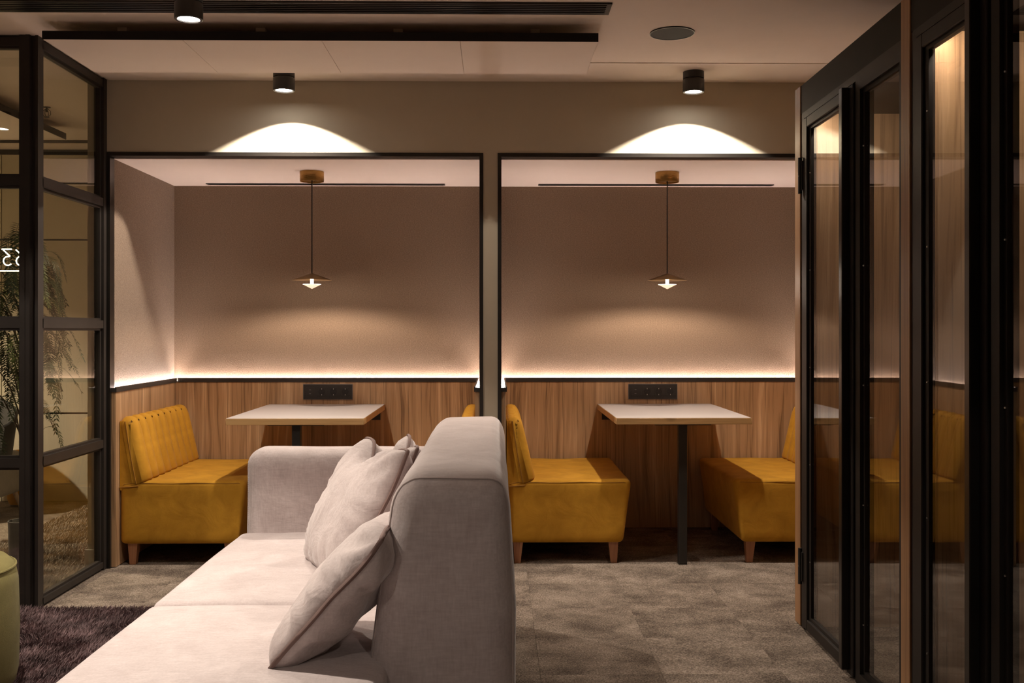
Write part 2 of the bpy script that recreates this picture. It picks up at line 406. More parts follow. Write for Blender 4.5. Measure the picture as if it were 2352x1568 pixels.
# booths -------------------------------------------------------------
GRP = {}
for bi, (xa, xb) in enumerate(OP):
    nm = ('first', 'second')[bi]
    xi0, xi1 = xa + FW - .004, xb - FW + .004           # felt faces left / right
    bm = B()
    bx(bm, xa, xa + FW, YW - .008, YW + .055, 0, FT); bx(bm, xb - FW, xb, YW - .008, YW + .055, 0, FT)
    bx(bm, xa + FW, xb - FW, YW - .008, YW + .055, FT - FW, FT)
    struct(finish('trim_%d' % (bi + 1), bm, M_BLACKG), 'black metal frame around the %s booth opening' % nm, 'frame')
    struct(box('wall_felt_back_%d' % (bi + 1), xi0, xi1, YB, YB + .10, 0, HB, M_FELT), 'taupe felt back wall of the %s booth' % nm, 'wall')
    struct(box('wall_felt_left_%d' % (bi + 1), xi0 - .035, xi0, YW + .055, YB + .1, 0, HB, M_FELT), 'taupe felt left wall of the %s booth' % nm, 'wall')
    struct(box('wall_felt_right_%d' % (bi + 1), xi1, xi1 + .035, YW + .055, YB + .1, 0, HB, M_FELT), 'taupe felt right wall of the %s booth' % nm, 'wall')
    cb = struct(box('ceiling_booth_%d' % (bi + 1), xi0 - .035, xi1 + .035, YW + .055, YB + .1, HB, HB + .04, M_BCEIL), 'white ceiling of the %s booth' % nm, 'ceiling')
    # slot vent near the back
    v0, v1 = ((-1.80, -.32), (.263, 1.735))[bi]
    t = thing('slot_vent', 'thin black slot vent in the ceiling of the %s booth' % nm, 'vent', ((v0 + v1) / 2, 6.40, HB))
    bm = B(); bx(bm, v0, v1, 6.372, 6.382, HB - .005, HB - .0005); bx(bm, v0, v1, 6.414, 6.424, HB - .005, HB - .0005); bx(bm, v0, v0 + .01, 6.382, 6.414, HB - .005, HB - .0005); bx(bm, v1 - .01, v1, 6.382, 6.414, HB - .005, HB - .0005)
    finish('frame', bm, M_BLACK, t)
    box('slot', v0 + .01, v1 - .01, 6.382, 6.414, HB - .002, HB - .0005, M_SOCKIN, t)
    # wainscot: back, left, right with rail and LED strip
    TS = .027
    wb = struct(box('trim_wainscot_back_%d' % (bi + 1), xi0 + TS, xi1 - TS, YWD, YB, .004, ZR - .027, M_WOOD), 'walnut wainscot on the back wall of the %s booth' % nm, 'panelling')
    wl = struct(box('trim_wainscot_left_%d' % (bi + 1), xi0, xi0 + TS, YW + .012, YB, .004, ZR - .027, M_WOOD), 'walnut wainscot on the left wall of the %s booth' % nm, 'panelling')
    wr = struct(box('trim_wainscot_right_%d' % (bi + 1), xi1 - TS, xi1, YW + .012, YB, .004, ZR - .027, M_WOOD), 'walnut wainscot on the right wall of the %s booth' % nm, 'panelling')
    z0, z1 = ZR - .027, ZR
    def rail(parent, x0, x1, y0, y1, side):
        lip = .008; bm = B()
        if side == 'b':
            bx(bm, x0, x1, y0, y0 + lip, z0, z1); bx(bm, x0, x1, y0 + lip, y1, z0, z0 + .006)
            finish('rail', bm, M_RAIL, parent)
            box('led_strip', x0 + .002, x1 - .002, y0 + lip + .008, y1 - .004, z0 + .0065, z0 + .010, M_LED, parent)
        else:
            if side == 'l': bx(bm, x1 - lip, x1, y0, y1 - .05, z0, z1); bx(bm, x0, x1 - lip, y0 + .008, y1, z0, z0 + .006); bx(bm, x0, x1 - lip, y0, y0 + .008, z0, z1 - .005)
            else: bx(bm, x0, x0 + lip, y0, y1 - .05, z0, z1); bx(bm, x0 + lip, x1, y0 + .008, y1, z0, z0 + .006); bx(bm, x0 + lip, x1, y0, y0 + .008, z0, z1 - .005)
            finish('rail', bm, M_RAIL, parent)
            if side == 'l': box('led_strip', x0 + .004, x1 - lip - .006, y0 + .012, y1 - .004, z0 + .0065, z0 + .010, M_LED, parent)
            else: box('led_strip', x0 + lip + .006, x1 - .004, y0 + .012, y1 - .004, z0 + .0065, z0 + .010, M_LED, parent)
    rail(wb, xi0 + TS + .005, xi1 - TS - .005, YWD - .006, YB, 'b')
    rail(wl, xi0, xi0 + TS + .006, YW + .006, YB, 'l')
    rail(wr, xi1 - TS - .006, xi1, YW + .006, YB, 'r')

# ------------------------------------------------------------------ large furniture: benches
BL = 0.965                                   # bench length
def make_bench():
    r = thing('banquette_bench', 'x', 'bench', (0, 0, 0), 0, 'mustard velvet booth benches', local=True)
    def shp(p):
        f = (p.z - .112) / (.45 - .112)
        x = p.x
        if p.x > .1: x = p.x + (f - 1.0) * .045 * max(0, (p.x - .1) / .57)
        n = noise.noise(Vector((p.x * 5, p.y * 5, p.z * 5 + 3)))
        z = p.z + (n * .004 if p.z > .40 else 0)
        y = p.y + n * .003
        return Vector((x, y, z))
    seat = finish('seat', soft_box(B(), 0, .672, 0, BL, .112, .45, .028, (14, 18, 8), 4, shp), M_MUST, r, 60)
    for yy in (.003, BL - .003):
        pts = [(.02, yy, .43)] + [(.05 + .58 * i / 10, yy, .437 + .002 * math.sin(i * 1.3)) for i in range(11)] + [(.655, yy + (.004 if yy < .1 else -.004), .425)]
        finish('piping', tube(B(), pts, .0022, 5), M_MUST_D, seat)
    board = finish('back_board', prism(B(), [(0, .40), (.088, .40), (.030, .768), (0, .768)], .004, BL - .004), M_MUST, r)
    # vertical channels of the backrest
    NCH = 9; cw = BL / NCH
    path = [(.004, .765), (.004, .780), (.018, .790), (.038, .792), (.060, .785), (.077, .765), (.090, .735), (.108, .66), (.125, .585), (.142, .51), (.153, .465), (.150, .452), (.135, .446), (.10, .446)]
    ctr = (.05, .58)
    NU = 8
    bm = B(); rows = []
    for u in range(NU + 1):
        t = -1 + 2 * u / NU
        e = math.sqrt(max(0, 1 - abs(t) ** 2.1))
        row = []
        for i, (x, z) in enumerate(path):
            pw = .034 * (1 - e)
            nx, nz = x - ctr[0], z - ctr[1]; l = math.hypot(nx, nz); nx /= l; nz /= l
            if i > 4: nx, nz = .97, .23
            row.append(bm.verts.new((x - nx * pw, t * cw / 2 * 1.03, z - nz * pw)))
        rows.append(row)
    for a, b in zip(rows[:-1], rows[1:]):
        for i in range(len(path) - 1): bm.faces.new((a[i], b[i], b[i + 1], a[i + 1]))
    bm.faces.new(rows[0]); bm.faces.new(list(reversed(rows[-1])))
    bmesh.ops.recalc_face_normals(bm, faces=bm.faces)
    ch0 = finish('backrest_channel', bm, M_MUST, r, 75)
    ch0.location = (0, cw / 2, 0)
    for k in range(1, NCH):
        c = ch0.copy(); COL.objects.link(c); c.location = (0, cw * (k + .5), 0)
    finish('piping', tube(B(), [(.030, -.001, .766), (.046, -.001, .66), (.063, -.001, .56), (.088, -.001, .435)], .0042, 5), M_MUST_D, board)
    finish('piping', tube(B(), [(0, -.002, .418), (.05, -.002, .419), (.10, -.002, .424)], .004, 5), M_MUST_D, seat)
    bm = B()
    def leg(bm, cx, cy, sx):
        a = [(-.026, -.026), (.026, -.026), (.026, .026), (-.026, .026)]
        top = [bm.verts.new((cx + p, cy + q, .116)) for p, q in a]
        bot = [bm.verts.new((cx + p * .62 - sx * .003, cy + q * .62, 0.0)) for p, q in a]
        bm.faces.new(top); bm.faces.new(list(reversed(bot)))
        for i in range(4): bm.faces.new((bot[i], bot[(i + 1) % 4], top[(i + 1) % 4], top[i]))
        return bm
    for cx, sx in ((.062, 1), (.575, -1)):
        for cy in (.045, BL - .045):
            finish('leg', leg(B(), cx, cy, sx), M_LEG, r)
    return r
b0 = make_bench()
bench_spots = [(-2.004, 5.478, 0, 'mustard velvet bench on the left side of the left booth, beside the glass partition'),
               (-.117, 5.478 + BL, PI, 'mustard velvet bench half hidden behind the tall sofa back, in the left booth'),
               (.055, 5.478, 0, 'mustard velvet bench in the right booth just right of the sofa back'),
               (1.945, 5.478 + BL, PI, 'mustard velvet bench in the right booth beside the wood-edged phone booth')]
for i, (x, y, rz, lab) in enumerate(bench_spots):
    o = b0 if i == 0 else copy_tree(b0)
    o.location = (x, y, 0); o.rotation_euler = (0, 0, rz); o['label'] = lab

# ------------------------------------------------------------------ tables
def make_table(x0, x1, lab):
    cx = (x0 + x1) / 2; ZT = .787
    t = thing('booth_table', lab, 'table', (cx, 5.93, 0), 0, 'white booth tables')
    top = box('tabletop', x0, x1, YW + .004, YWD - .001, ZT - .035, ZT - .0015, M_OAK, t, .0012, 1)
    box('laminate', x0 + .0015, x1 - .0015, YW + .0055, YWD - .002, ZT - .0015, ZT, M_LAMIN, t)
    box('leg', cx - .0225, cx + .0225, YW + .036, YW + .081, .006, ZT - .041, M_BLACK, t, .002, 1)
    box('foot_plate', cx - .0225, cx + .0225, YW + .036, YW + .081, 0.0, .006, M_BLACK, t)
    box('top_plate', cx - .15, cx + .15, YW + .03, YW + .10, ZT - .041, ZT - .035, M_BLACK, t)
    for s in (x0 + .03, x1 - .09):
        bm = bx(B(), s, s + .06, YWD - .12, YWD - .001, ZT - .041, ZT - .0355); bx(bm, s, s + .06, YWD - .006, YWD - .001, ZT - .10, ZT - .041)
        finish('wall_bracket', bm, M_BLACK, t)
    return t
make_table(-1.428, -.700, 'white topped table with oak edge in the left booth, behind the sofa arm')
make_table(.637, 1.358, 'white topped table with oak edge in the right booth, its black leg in full view')

# ------------------------------------------------------------------ sofa
S = thing('sofa', 'large mauve linen sofa with a tall backrest, seen from its end', 'sofa', (-.55, 3.3, 0))
def wob(a, s, ox=0.0):
    def f(p):
        n = noise.noise_vector(Vector((p.x * s + ox, p.y * s, p.z * s)))
        return p + n * a
    return f
def seat_fn(y0, y1):
    def f(p):
        n = noise.noise(Vector((p.x * 3.1, p.y * 2.3, 1.7))) + .5 * noise.noise(Vector((p.x * 8, p.y * 6, 4.7)))
        u = (p.y - y0) / (y1 - y0); v = (p.x + 1.05) / .75
        puff = .012 * math.sin(PI * max(0, min(1, u))) * math.sin(PI * max(0, min(1, v)) ** .8)
        if p.z > .36: p = Vector((p.x, p.y, p.z + puff + n * .0045))
        return p + Vector((n * .003, n * .002, 0))
    return f
box('base', -1.03, .02, 1.95, 4.40, .09, .24, M_SOFA, S, .02, 3)
for (y0, y1) in ((3.122, 4.22), (1.95, 3.118)):
    finish('seat_cushion', soft_box(B(), -1.052, -.27, y0, y1, .235, .428, .035, (22, 30, 3), 4, seat_fn(y0, y1)), M_SOFA, S, 60)
# arm at the far end
def arm_fn(p):
    n = noise.noise_vector(Vector((p.x * 4, p.y * 4, p.z * 4))) * .004
    q = p + n
    return q
arm = finish('armrest', soft_box(B(), -1.03, .03, 4.195, 4.40, .24, .764, .072, (22, 3, 10), 6, arm_fn), M_SOFA, S, 60)
bm = B()
for i in range(30):
    z = .46 + i * .0085
    tube(bm, [(-1.012, 4.1935, z), (-1.012, 4.1935, z + .005)], .0012, 4)
finish('stitching', bm, M_SEAM, arm)
# backrest, wedge shaped
def back_fn(p):
    f = max(0.0, min(1.0, (p.z - .30) / (.86 - .30)))
    x = p.x
    x += f * .075 * max(0.0, min(1.0, -p.x / .30))
    x -= .02 * max(0.0, (p.z - .55) / .33) * max(0.0, min(1.0, p.x / .05))
    n = noise.noise_vector(Vector((p.x * 3 + 9, p.y * 3, p.z * 3))) * .005
    return Vector((x, p.y, p.z)) + n
seam = []
back = finish('backrest', soft_box(B(), -.338, .050, 2.545, 4.42, .13, .886, .080, (8, 30, 14), 6, back_fn, seam, 4), M_SOFA, S, 60)
finish('piping', tube(B(), [p + Vector((0, -.0008, 0)) for p in seam], .0026, 6, True), M_SEAM, back)
for x in (-.98, -.05):
    for y in (2.05, 4.3):
        finish('leg', lathe(B(), [(.018, 0), (.025, .095)], x, y, 12), M_BLACK, S, 40)

# pillows
def pillow(lab, size, thick, mtx, seed, dent=0.0):
    r = thing('throw_pillow', lab, 'pillow', (0, 0, 0), 0, 'mauve throw pillows on the sofa', local=True)
    r.location = mtx.to_translation(); mloc = mtx.to_3x3().to_4x4()
    bm = B(); NU = 26; h = size / 2
    def outline(u, v):
        px = h * u * (1 - .075 * (1 - v * v) * abs(u) ** 2.0 * -1 * 0 - .0)
        # edges bow inwards between the pulled corners
        x = h * u * (1 - .035 * (1 - v * v) - .04 * (u * v) ** 4); y = h * v * (1 - .035 * (1 - u * u) - .04 * (u * v) ** 4)
        return x, y
    def prof(u, v):
        a = max(0, 1 - abs(u) ** 2.8); b = max(0, 1 - abs(v) ** 2.8)
        return thick / 2 * (a * b) ** .48
    top = {}; bot = {}
    for i in range(NU + 1):
        for j in range(NU + 1):
            u = -math.cos(PI * i / NU); v = -math.cos(PI * j / NU)
            u = .5 * u + .5 * (-1 + 2 * i / NU); v = .5 * v + .5 * (-1 + 2 * j / NU)
            x, y = outline(u, v); z = prof(u, v)
            er = min(1 - abs(u), 1 - abs(v))
            wv = noise.noise(Vector((u * 2.2 + seed, v * 2.2, seed * 1.7))) * .020 * min(1, er * 4)
            ang = math.atan2(v, u)
            crease = math.sin(ang * 19 + seed * 3 + 2 * noise.noise(Vector((u * 3, v * 3, seed)))) * .012 * max(0, 1 - er * 1.9) * min(1, er * 7)
            wz = noise.noise(Vector((u * 1.3 + 5 + seed, v * 1.3, 2))) * .012
            dn = -dent * math.exp(-((u) / .35) ** 2) * max(0, v) ** 1.5
            x2, y2 = x, y + dn * .5
            top[i, j] = bm.verts.new((x2, y2, z + wv + crease + wz))
            if 0 < i < NU and 0 < j < NU: bot[i, j] = bm.verts.new((x2, y2, -z * .9 + wv * .5 - crease + wz))
            else: bot[i, j] = top[i, j]
    for i in range(NU):
        for j in range(NU):
            bm.faces.new((top[i, j], top[i + 1, j], top[i + 1, j + 1], top[i, j + 1]))
            q = [bot[i, j], bot[i, j + 1], bot[i + 1, j + 1], bot[i + 1, j]]
            if len(set(q)) == 4: 
                try: bm.faces.new(q)
                except ValueError: pass
    loop = [top[i, 0].co.copy() for i in range(NU)] + [top[NU, j].co.copy() for j in range(NU)] + [top[NU - i, NU].co.copy() for i in range(NU)] + [top[0, NU - j].co.copy() for j in range(NU)]
    bmesh.ops.transform(bm, matrix=mloc, verts=bm.verts)
    body = finish('cover', bm, M_PILLOW, r, 70)
    bm = tube(B(), [mloc @ p for p in loop], .0068, 6, True)
    finish('piping', bm, M_PIPE, r, 60)
    return r
def frame_mtx(center, xaxis, yaxis):
    x = Vector(xaxis).normalized(); y = Vector(yaxis); y = (y - x * y.dot(x)).normalized(); z = x.cross(y)
    m = Matrix((x, y, z)).transposed().to_4x4(); m.translation = Vector(center); return m
pillow('mauve pillow with dark piping nearest the viewer, leaning on the sofa back', .43, .17, frame_mtx((-.395, 2.68, .592), (.08, 1, .0), (.64, 0, .74)), 1.0)
pillow('plump mauve pillow in the middle of the three, standing upright on the sofa', .50, .21, frame_mtx((-.485, 3.54, .640), (-.45, 1, .0), (.42, .12, .86)), 2.3, .18)
pillow('mauve pillow in the sofa corner by the armrest, only its crumpled top showing', .50, .15, frame_mtx((-.40, 3.88, .605), (-.16, 1, 0), (.34, 0, .92)), 4.1, .16)

# ------------------------------------------------------------------ phone booths (right)
XP = 1.222
def pod_root(D, lab):
    c, s = math.cos(YAW), math.sin(YAW)
    r = thing('phone_booth', lab, 'phone booth', (XP * c + D * s, -XP * s + D * c, 0), -YAW, 'wood and glass phone booths', local=True)
    return r
def shifted(bm, D):
    bmesh.ops.translate(bm, verts=bm.verts, vec=(-XP, -D, 0)); return bm
def pod(D, yfar0, ynear, door, fixed, bar, lab, hinges=True):
    """D: far inner face; door/fixed: (far, near) depth spans"""
    r = pod_root(D, lab)
    def pb(name, x0, x1, y0, y1, z0, z1, mat, parent=r, bev=0.0, seg=1):
        return finish(name, shifted(bx(B(), x0, x1, y0, y1, z0, z1, bev, seg), D), mat, parent, 40 if bev else None, wn=bool(bev))
    XB = 2.18
    # far side panel with a front edge board
    pb('side_panel', XP + .03, XB, D, yfar0, 0.003, 2.286, M_PODWOOD)
    pb('edge_board', XP - .002, XP + .03, D + .022, yfar0, 0.003, 2.286, M_EDGEWOOD, r, .0015)
    pb('edge_seal', XP + .004, XP + .03, D, D + .022, 0.003, 2.286, M_BLACK)
    pb('back_panel', XB, XB + .03, ynear, yfar0, 0.003, 2.286, M_PODWOOD)
    pb('roof', XP + .032, XB, ynear, D, 2.165, 2.20, M_HEADER)
    pb('header', XP + .002, XP + .032, ynear, D + .02, 2.165, 2.286, M_HEADER)
    # outer frame: head and jambs
    bm = B(); z1 = 2.165
    bx(bm, XP, XP + .05, ynear, D, 2.138, z1)
    bx(bm, XP, XP + .05, D - .030, D, 0.003, 2.138)
    bx(bm, XP + .02, XP + .05, door[1] - .012, door[1] + .004, 0.003, 2.138)
    finish('door_frame', shifted(bm, D), M_FRAME, r)
    # hinged leaf
    f, n = door
    bm = B(); st = .055; th0, th1 = XP - .006, XP + .036
    bx(bm, th0, th1, f - st, f, .012, 2.134, .003, 1)
    bx(bm, th0, th1, n, n + st, .012, 2.134, .003, 1)
    bx(bm, th0, th1, n + st, f - st, .012, .058, .003, 1); bx(bm, th0, th1, n + st, f - st, 2.092, 2.134, .003, 1)
    bx(bm, XP + .004, XP + .022, f - st - .028, f - st, .058, 2.092); bx(bm, XP + .004, XP + .022, n + st, n + st + .014, .058, 2.092)
    bx(bm, XP + .004, XP + .022, n + st, f - st - .028, .058, .072); bx(bm, XP + .004, XP + .022, n + st, f - st - .028, 2.08, 2.092)
    leaf = finish('door', shifted(bm, D), M_FRAME, r)
    pb('glass_pane', XP + .010, XP + .018, n + st + .002, f - st - .002, .06, 2.09, M_GLASSR, leaf)
    b0_, b1_ = bar
    pb('pull_bar', XP - .034, XP - .006, b0_, b1_, .030, 2.128, M_BLACKG, leaf, .002)
    for zc in ((.265, 1.90) if hinges else ()):
        bm = lathe(B(), [(.0085, zc - .075), (.0085, zc - .003), (.0075, zc - .002), (.0075, zc + .002), (.0085, zc + .003), (.0085, zc + .075)], XP - .014, f + .012, 14)
        bx(bm, XP - .012, XP - .002, f - .010, f + .030, zc - .06, zc + .06)
        finish('hinge', shifted(bm, D), M_BLACK, leaf, 40)
    def screws(xs, ys, zs_, parent):
        base = finish('bead_screw', lathe(B(), [(0.0, -.003), (.003, -.002), (.003, .002), (0.0, .003)], 0, 0, 8), M_STEEL, parent, None, rel=False)
        for k, zc in enumerate(zs_):
            o = base if k == 0 else base.copy()
            if k: COL.objects.link(o)
            o.location = (xs - XP, ys - D, zc)
    screws(XP + .003, f - st - .020, [.30 + k * .40 for k in range(5)], leaf)
    # fixed glazing beside the door
    f, n = fixed
    bm = B()
    bx(bm, XP, XP + .05, f - .045, f, .003, 2.138); bx(bm, XP, XP + .05, n, n + .014, .003, 2.138)
    bx(bm, XP, XP + .05, n + .014, f - .045, .003, .045); bx(bm, XP, XP + .05, n + .014, f - .045, 2.10, 2.138)
    bx(bm, XP + .012, XP + .03, f - .060, f - .045, .045, 2.10); bx(bm, XP + .012, XP + .03, n + .014, f - .060, 2.085, 2.10); bx(bm, XP + .012, XP + .03, n + .014, f - .060, .045, .058)
    fx = finish('side_window', shifted(bm, D), M_FRAME, r)
    pb('glass_pane', XP + .017, XP + .025, n + .012, f - .047, .045, 2.10, M_GLASSR, fx)
    screws(XP + .011, f - .052, [.22 + k * .42 for k in range(5)], fx)
    # light strip under the roof, just behind the head of the door
    pb('led_strip', XP + .060, XP + .075, door[1] + .05, D - .02, 2.150, 2.158, M_PODLED_DIM if hinges else M_PODLED)
    pb('led_housing', XP + .052, XP + .083, door[1] + .04, D - .01, 2.158, 2.165, M_BLACK)
    return r
pod(4.315, 4.415, 3.215, (4.283, 3.655), (3.643, 3.217), (3.690, 3.724), 'far wood and glass phone booth whose edge covers part of the right booth')
pod(3.120, 3.213, 1.75, (3.096, 2.625), (2.612, 1.76), (2.660, 2.690), 'near wood and glass phone booth at the right edge of the picture', False)

# ------------------------------------------------------------------ glass partition (left)
gp = thing('glass_partition', 'dark framed glass partition with a corner post, around the lounge on the left', 'partition', (-2.10, 4.62, 0))
ZM = [1.920, 1.283, .660]
zt, zb = HC - .052, .045
bm = B()
bx(bm, -2.100, -2.082, 4.600, 4.655, 0.0, HC); bx(bm, -2.082, -2.062, 4.622, 4.655, 0.0, HC); bx(bm, -2.062, -2.050, 4.612, 4.655, 0.0, HC)
finish('post', bm, M_LFRAME, gp)
bm = B(); bx(bm, -2.062, -2.050, 4.655, 4.668, 0, HC); bx(bm, -2.098, -2.062, 4.655, 4.690, 0, HC)
finish('stile', bm, M_LFRAME, gp)
bm = B(); bx(bm, -2.10, -2.048, 5.376, YW - .002, 0, HC - .002); bx(bm, -2.085, -2.062, 5.360, 5.376, 0, HC - .002)
finish('stile', bm, M_LFRAME, gp)
bm = B(); bx(bm, -2.128, -2.100, 4.604, 4.645, 0, HC); bx(bm, -2.134, -2.128, 4.612, 4.640, 0, HC)
finish('stile', bm, M_LFRAME, gp)
def side_rail(z0, z1):
    bm = B(); bx(bm, -2.098, -2.050, 4.66, 5.38, z0, z1)
    bx(bm, -2.085, -2.062, 4.69, 5.36, z0 - .011, z0); bx(bm, -2.085, -2.062, 4.69, 5.36, z1, z1 + .011)
    return finish('rail', bm, M_LFRAME, gp)
def front_rail(z0, z1):
    bm = B(); bx(bm, -3.6, -2.128, 4.604, 4.650, z0, z1)
    bx(bm, -3.6, -2.134, 4.612, 4.640, z0 - .011, z0); bx(bm, -3.6, -2.134, 4.612, 4.640, z1, z1 + .011)
    return finish('rail', bm, M_LFRAME, gp)
for z in ZM: side_rail(z - .021, z + .021); front_rail(z - .021, z + .021)
side_rail(.012, .042); side_rail(HC - .050, HC - .013); front_rail(.012, .042); front_rail(HC - .050, HC - .013)
finish('stile', bx(B(), -3.64, -3.60, 4.604, 4.650, 0, HC), M_LFRAME, gp)
lev = [.042] + [z for m in reversed(ZM) for z in (m - .021, m + .021)] + [HC - .050]
for k in range(0, len(lev), 2):
    box('glass_pane', -2.078, -2.070, 4.672, 5.372, lev[k], lev[k + 1], M_GLASSL, gp)
    box('glass_pane', -3.6, -2.129, 4.622, 4.630, lev[k], lev[k + 1], M_GLASSL, gp)

# ------------------------------------------------------------------ rug and pouf in the foreground
rug = thing('shag_rug', 'dark aubergine shag rug on the floor left of the sofa', 'rug', (-1.7, 3.3, 0))
box('backing', -2.75, -1.058, 1.9, 4.585, .0005, .010, M_RUG, rug, .002, 1)
def pile(name, x0, x1, y0, y1, zb, n, hmin, hmax, wd, mat, parent, seed):
    rnd = random.Random(seed); vs = []; fs = []
    for i in range(n):
        x = rnd.uniform(x0, x1); y = rnd.uniform(y0, y1); a = rnd.uniform(0, 2 * PI); hh = rnd.uniform(hmin, hmax)
        fl_ = noise.noise(Vector((x * 5, y * 5, seed))) * 3.0
        lean = rnd.uniform(.15, .9) * hh; b = fl_ + rnd.uniform(-1.2, 1.2)
        dx, dy = math.cos(a) * wd, math.sin(a) * wd
        k = len(vs)
        vs += [(x - dx, y - dy, zb), (x + dx, y + dy, zb), (x + math.cos(b) * lean * .4 - dx * .8, y + math.sin(b) * lean * .4 - dy * .8, zb + hh * .6), (x + math.cos(b) * lean * .4 + dx * .8, y + math.sin(b) * lean * .4 + dy * .8, zb + hh * .6), (x + math.cos(b) * lean, y + math.sin(b) * lean, zb + hh)]
        fs += [(k, k + 1, k + 3, k + 2), (k + 2, k + 3, k + 4)]
    me = bpy.data.meshes.new(name); L = parent.location if parent.type == 'EMPTY' else Vector()
    me.from_pydata([(v[0] - L.x, v[1] - L.y, v[2] - L.z) for v in vs], [], fs); me.materials.append(mat)
    o = bpy.data.objects.new(name, me); COL.objects.link(o); o.parent = parent; o['kind'] = 'stuff'
    return o
pile('pile', -2.3, -1.075, 2.9, 4.58, .009, 70000, .016, .030, .0022, M_RUG, rug, 3)
pile('pile', -2.9, -2.11, 4.70, 7.48, .003, 52000, .014, .028, .003, M_LPILE, lfl, 5)
pf = thing('pouf', 'round olive felt pouf at the left edge of the picture, on the rug', 'pouf', (-1.905, 3.45, .012))
finish('body', lathe(B(), [(0, .042), (.25, .044), (.272, .062), (.280, .10), (.284, .25), (.280, .40), (.270, .45), (.245, .476), (.0, .482)], pf.location.x, pf.location.y, 48, False, False), M_OLIVE, pf, 60)
finish('seam', tube(B(), [(pf.location.x + .271 * math.cos(a * PI / 24), pf.location.y + .271 * math.sin(a * PI / 24), .452) for a in range(48)], .004, 6, True), M_OLIVE, pf)

# ------------------------------------------------------------------ ceiling things
def spot(parent, x, y, z, watts, col, size, blend, r=.03, loc=True):
    l = bpy.data.lights.new('spot', 'SPOT'); l.energy = watts; l.color = col; l.spot_size = math.radians(size); l.spot_blend = blend; l.shadow_soft_size = r
    o = bpy.data.objects.new('spot_light', l); COL.objects.link(o); o.parent = parent
    o.location = Vector((x, y, z)) - parent.location
    return o
def downlight(x, y, lab, watts=DOWN_W, top=HC, size=122, blend=.06):
    t = thing('ceiling_downlight', lab, 'downlight', (x, y, top), 0, 'black surface downlights')
    zt_ = top
    finish('canopy', lathe(B(), [(.0525, zt_ - .035), (.0535, zt_ - .033), (.0535, zt_)], x, y, 40), M_BLACK, t, 40)
    finish('neck', lathe(B(), [(.047, zt_ - .040), (.047, zt_ - .035)], x, y, 32), M_BLACK, t, 40)
    finish('head', lathe(B(), [(.041, zt_ - .096), (.0435, zt_ - .1035), (.052, zt_ - .1045), (.0545, zt_ - .102), (.0545, zt_ - .042), (.053, zt_ - .040), (.0, zt_ - .040)], x, y, 40, True, False), M_BLACK, t, 40)
    finish('lens', lathe(B(), [(.0, zt_ - .0985), (.0415, zt_ - .0985), (.0415, zt_ - .0965), (0, zt_ - .0965)], x, y, 32, False, False), M_LENS, t)
    spot(t, x, y, zt_ - .1055, watts, DOWN_COL, size, blend)
    return t
downlight(-1.076, 5.205, 'black downlight close to the wall above the left booth', top=HC - .004)
downlight(1.005, 5.205, 'black downlight close to the wall above the right booth', top=HC - .004)
downlight(-1.205, 4.03, 'black downlight in front of the hanging ceiling raft, top left', 50, size=104, blend=.15)
downlight(-1.45, 2.85, 'black downlight over the near end of the sofa', 155, size=82, blend=.35)
downlight(-1.25, .2, 'added black fill downlight behind the viewpoint on the left', 22)  # unseen lamp, added as general fill for the room
downlight(.9, .2, 'added black fill downlight behind the viewpoint on the right', 22)  # its added twin on the right, unseen, fill only
downlight(-4.1, 6.0, 'black downlight added out of view to light the lounge', 330, blend=.6)  # lamp added outside the frame to brighten the lounge behind the glass
downlight(-3.0, 3.0, 'added black fill downlight left of the sofa out of view', 50)  # extra lamp added outside the frame for more light on this side

rf = thing('ceiling_raft', 'long white acoustic ceiling raft with black edges over the sofa', 'ceiling panel', (-.75, 4.66, 2.49))
x0, x1, y0, y1 = -1.93, .436, 4.385, 4.945
for k in range(4):
    a = x0 + (x1 - x0) * k / 4; b = x0 + (x1 - x0) * (k + 1) / 4
    box('panel', a + .0008, b - .0008, y0 + .003, y1, 2.49, 2.524, M_RAFT, rf, .0008, 1)
bm = B(); bx(bm, x0 - .002, x1 + .002, y0, y0 + .0028, 2.4895, 2.5265)
finish('edge_band', bm, M_HEADER, rf)
for x in (x0 + .3, x0 + .9, x0 + 1.5, x0 + 2.1):
    for y in (y0 + .12, y1 - .12): box('spacer', x - .02, x + .02, y - .02, y + .02, 2.524, HC, M_RAFT, rf)
rf2 = thing('ceiling_raft', 'white ceiling raft with black edges inside the glass-walled lounge', 'ceiling panel', (-3.5, 5.9, 2.49))
for k in range(3):
    box('panel', -3.8, -2.79, 5.30 + k * .46, 5.30 + (k + 1) * .46 - .0016, 2.49, 2.524, M_RAFT, rf2, .0008, 1)
bm = B(); bx(bm, -2.79, -2.787, 5.30, 6.68, 2.486, 2.5265); bx(bm, -3.8, -2.79, 5.297, 5.30, 2.486, 2.5265)
finish('edge_band', bm, M_HEADER, rf2)
for x, y in ((-3.7, 5.4), (-3.2, 5.4), (-3.2, 6.5), (-3.7, 6.5)): box('spacer', x, x + .1, y, y + .1, 2.524, HC, M_RAFT, rf2)
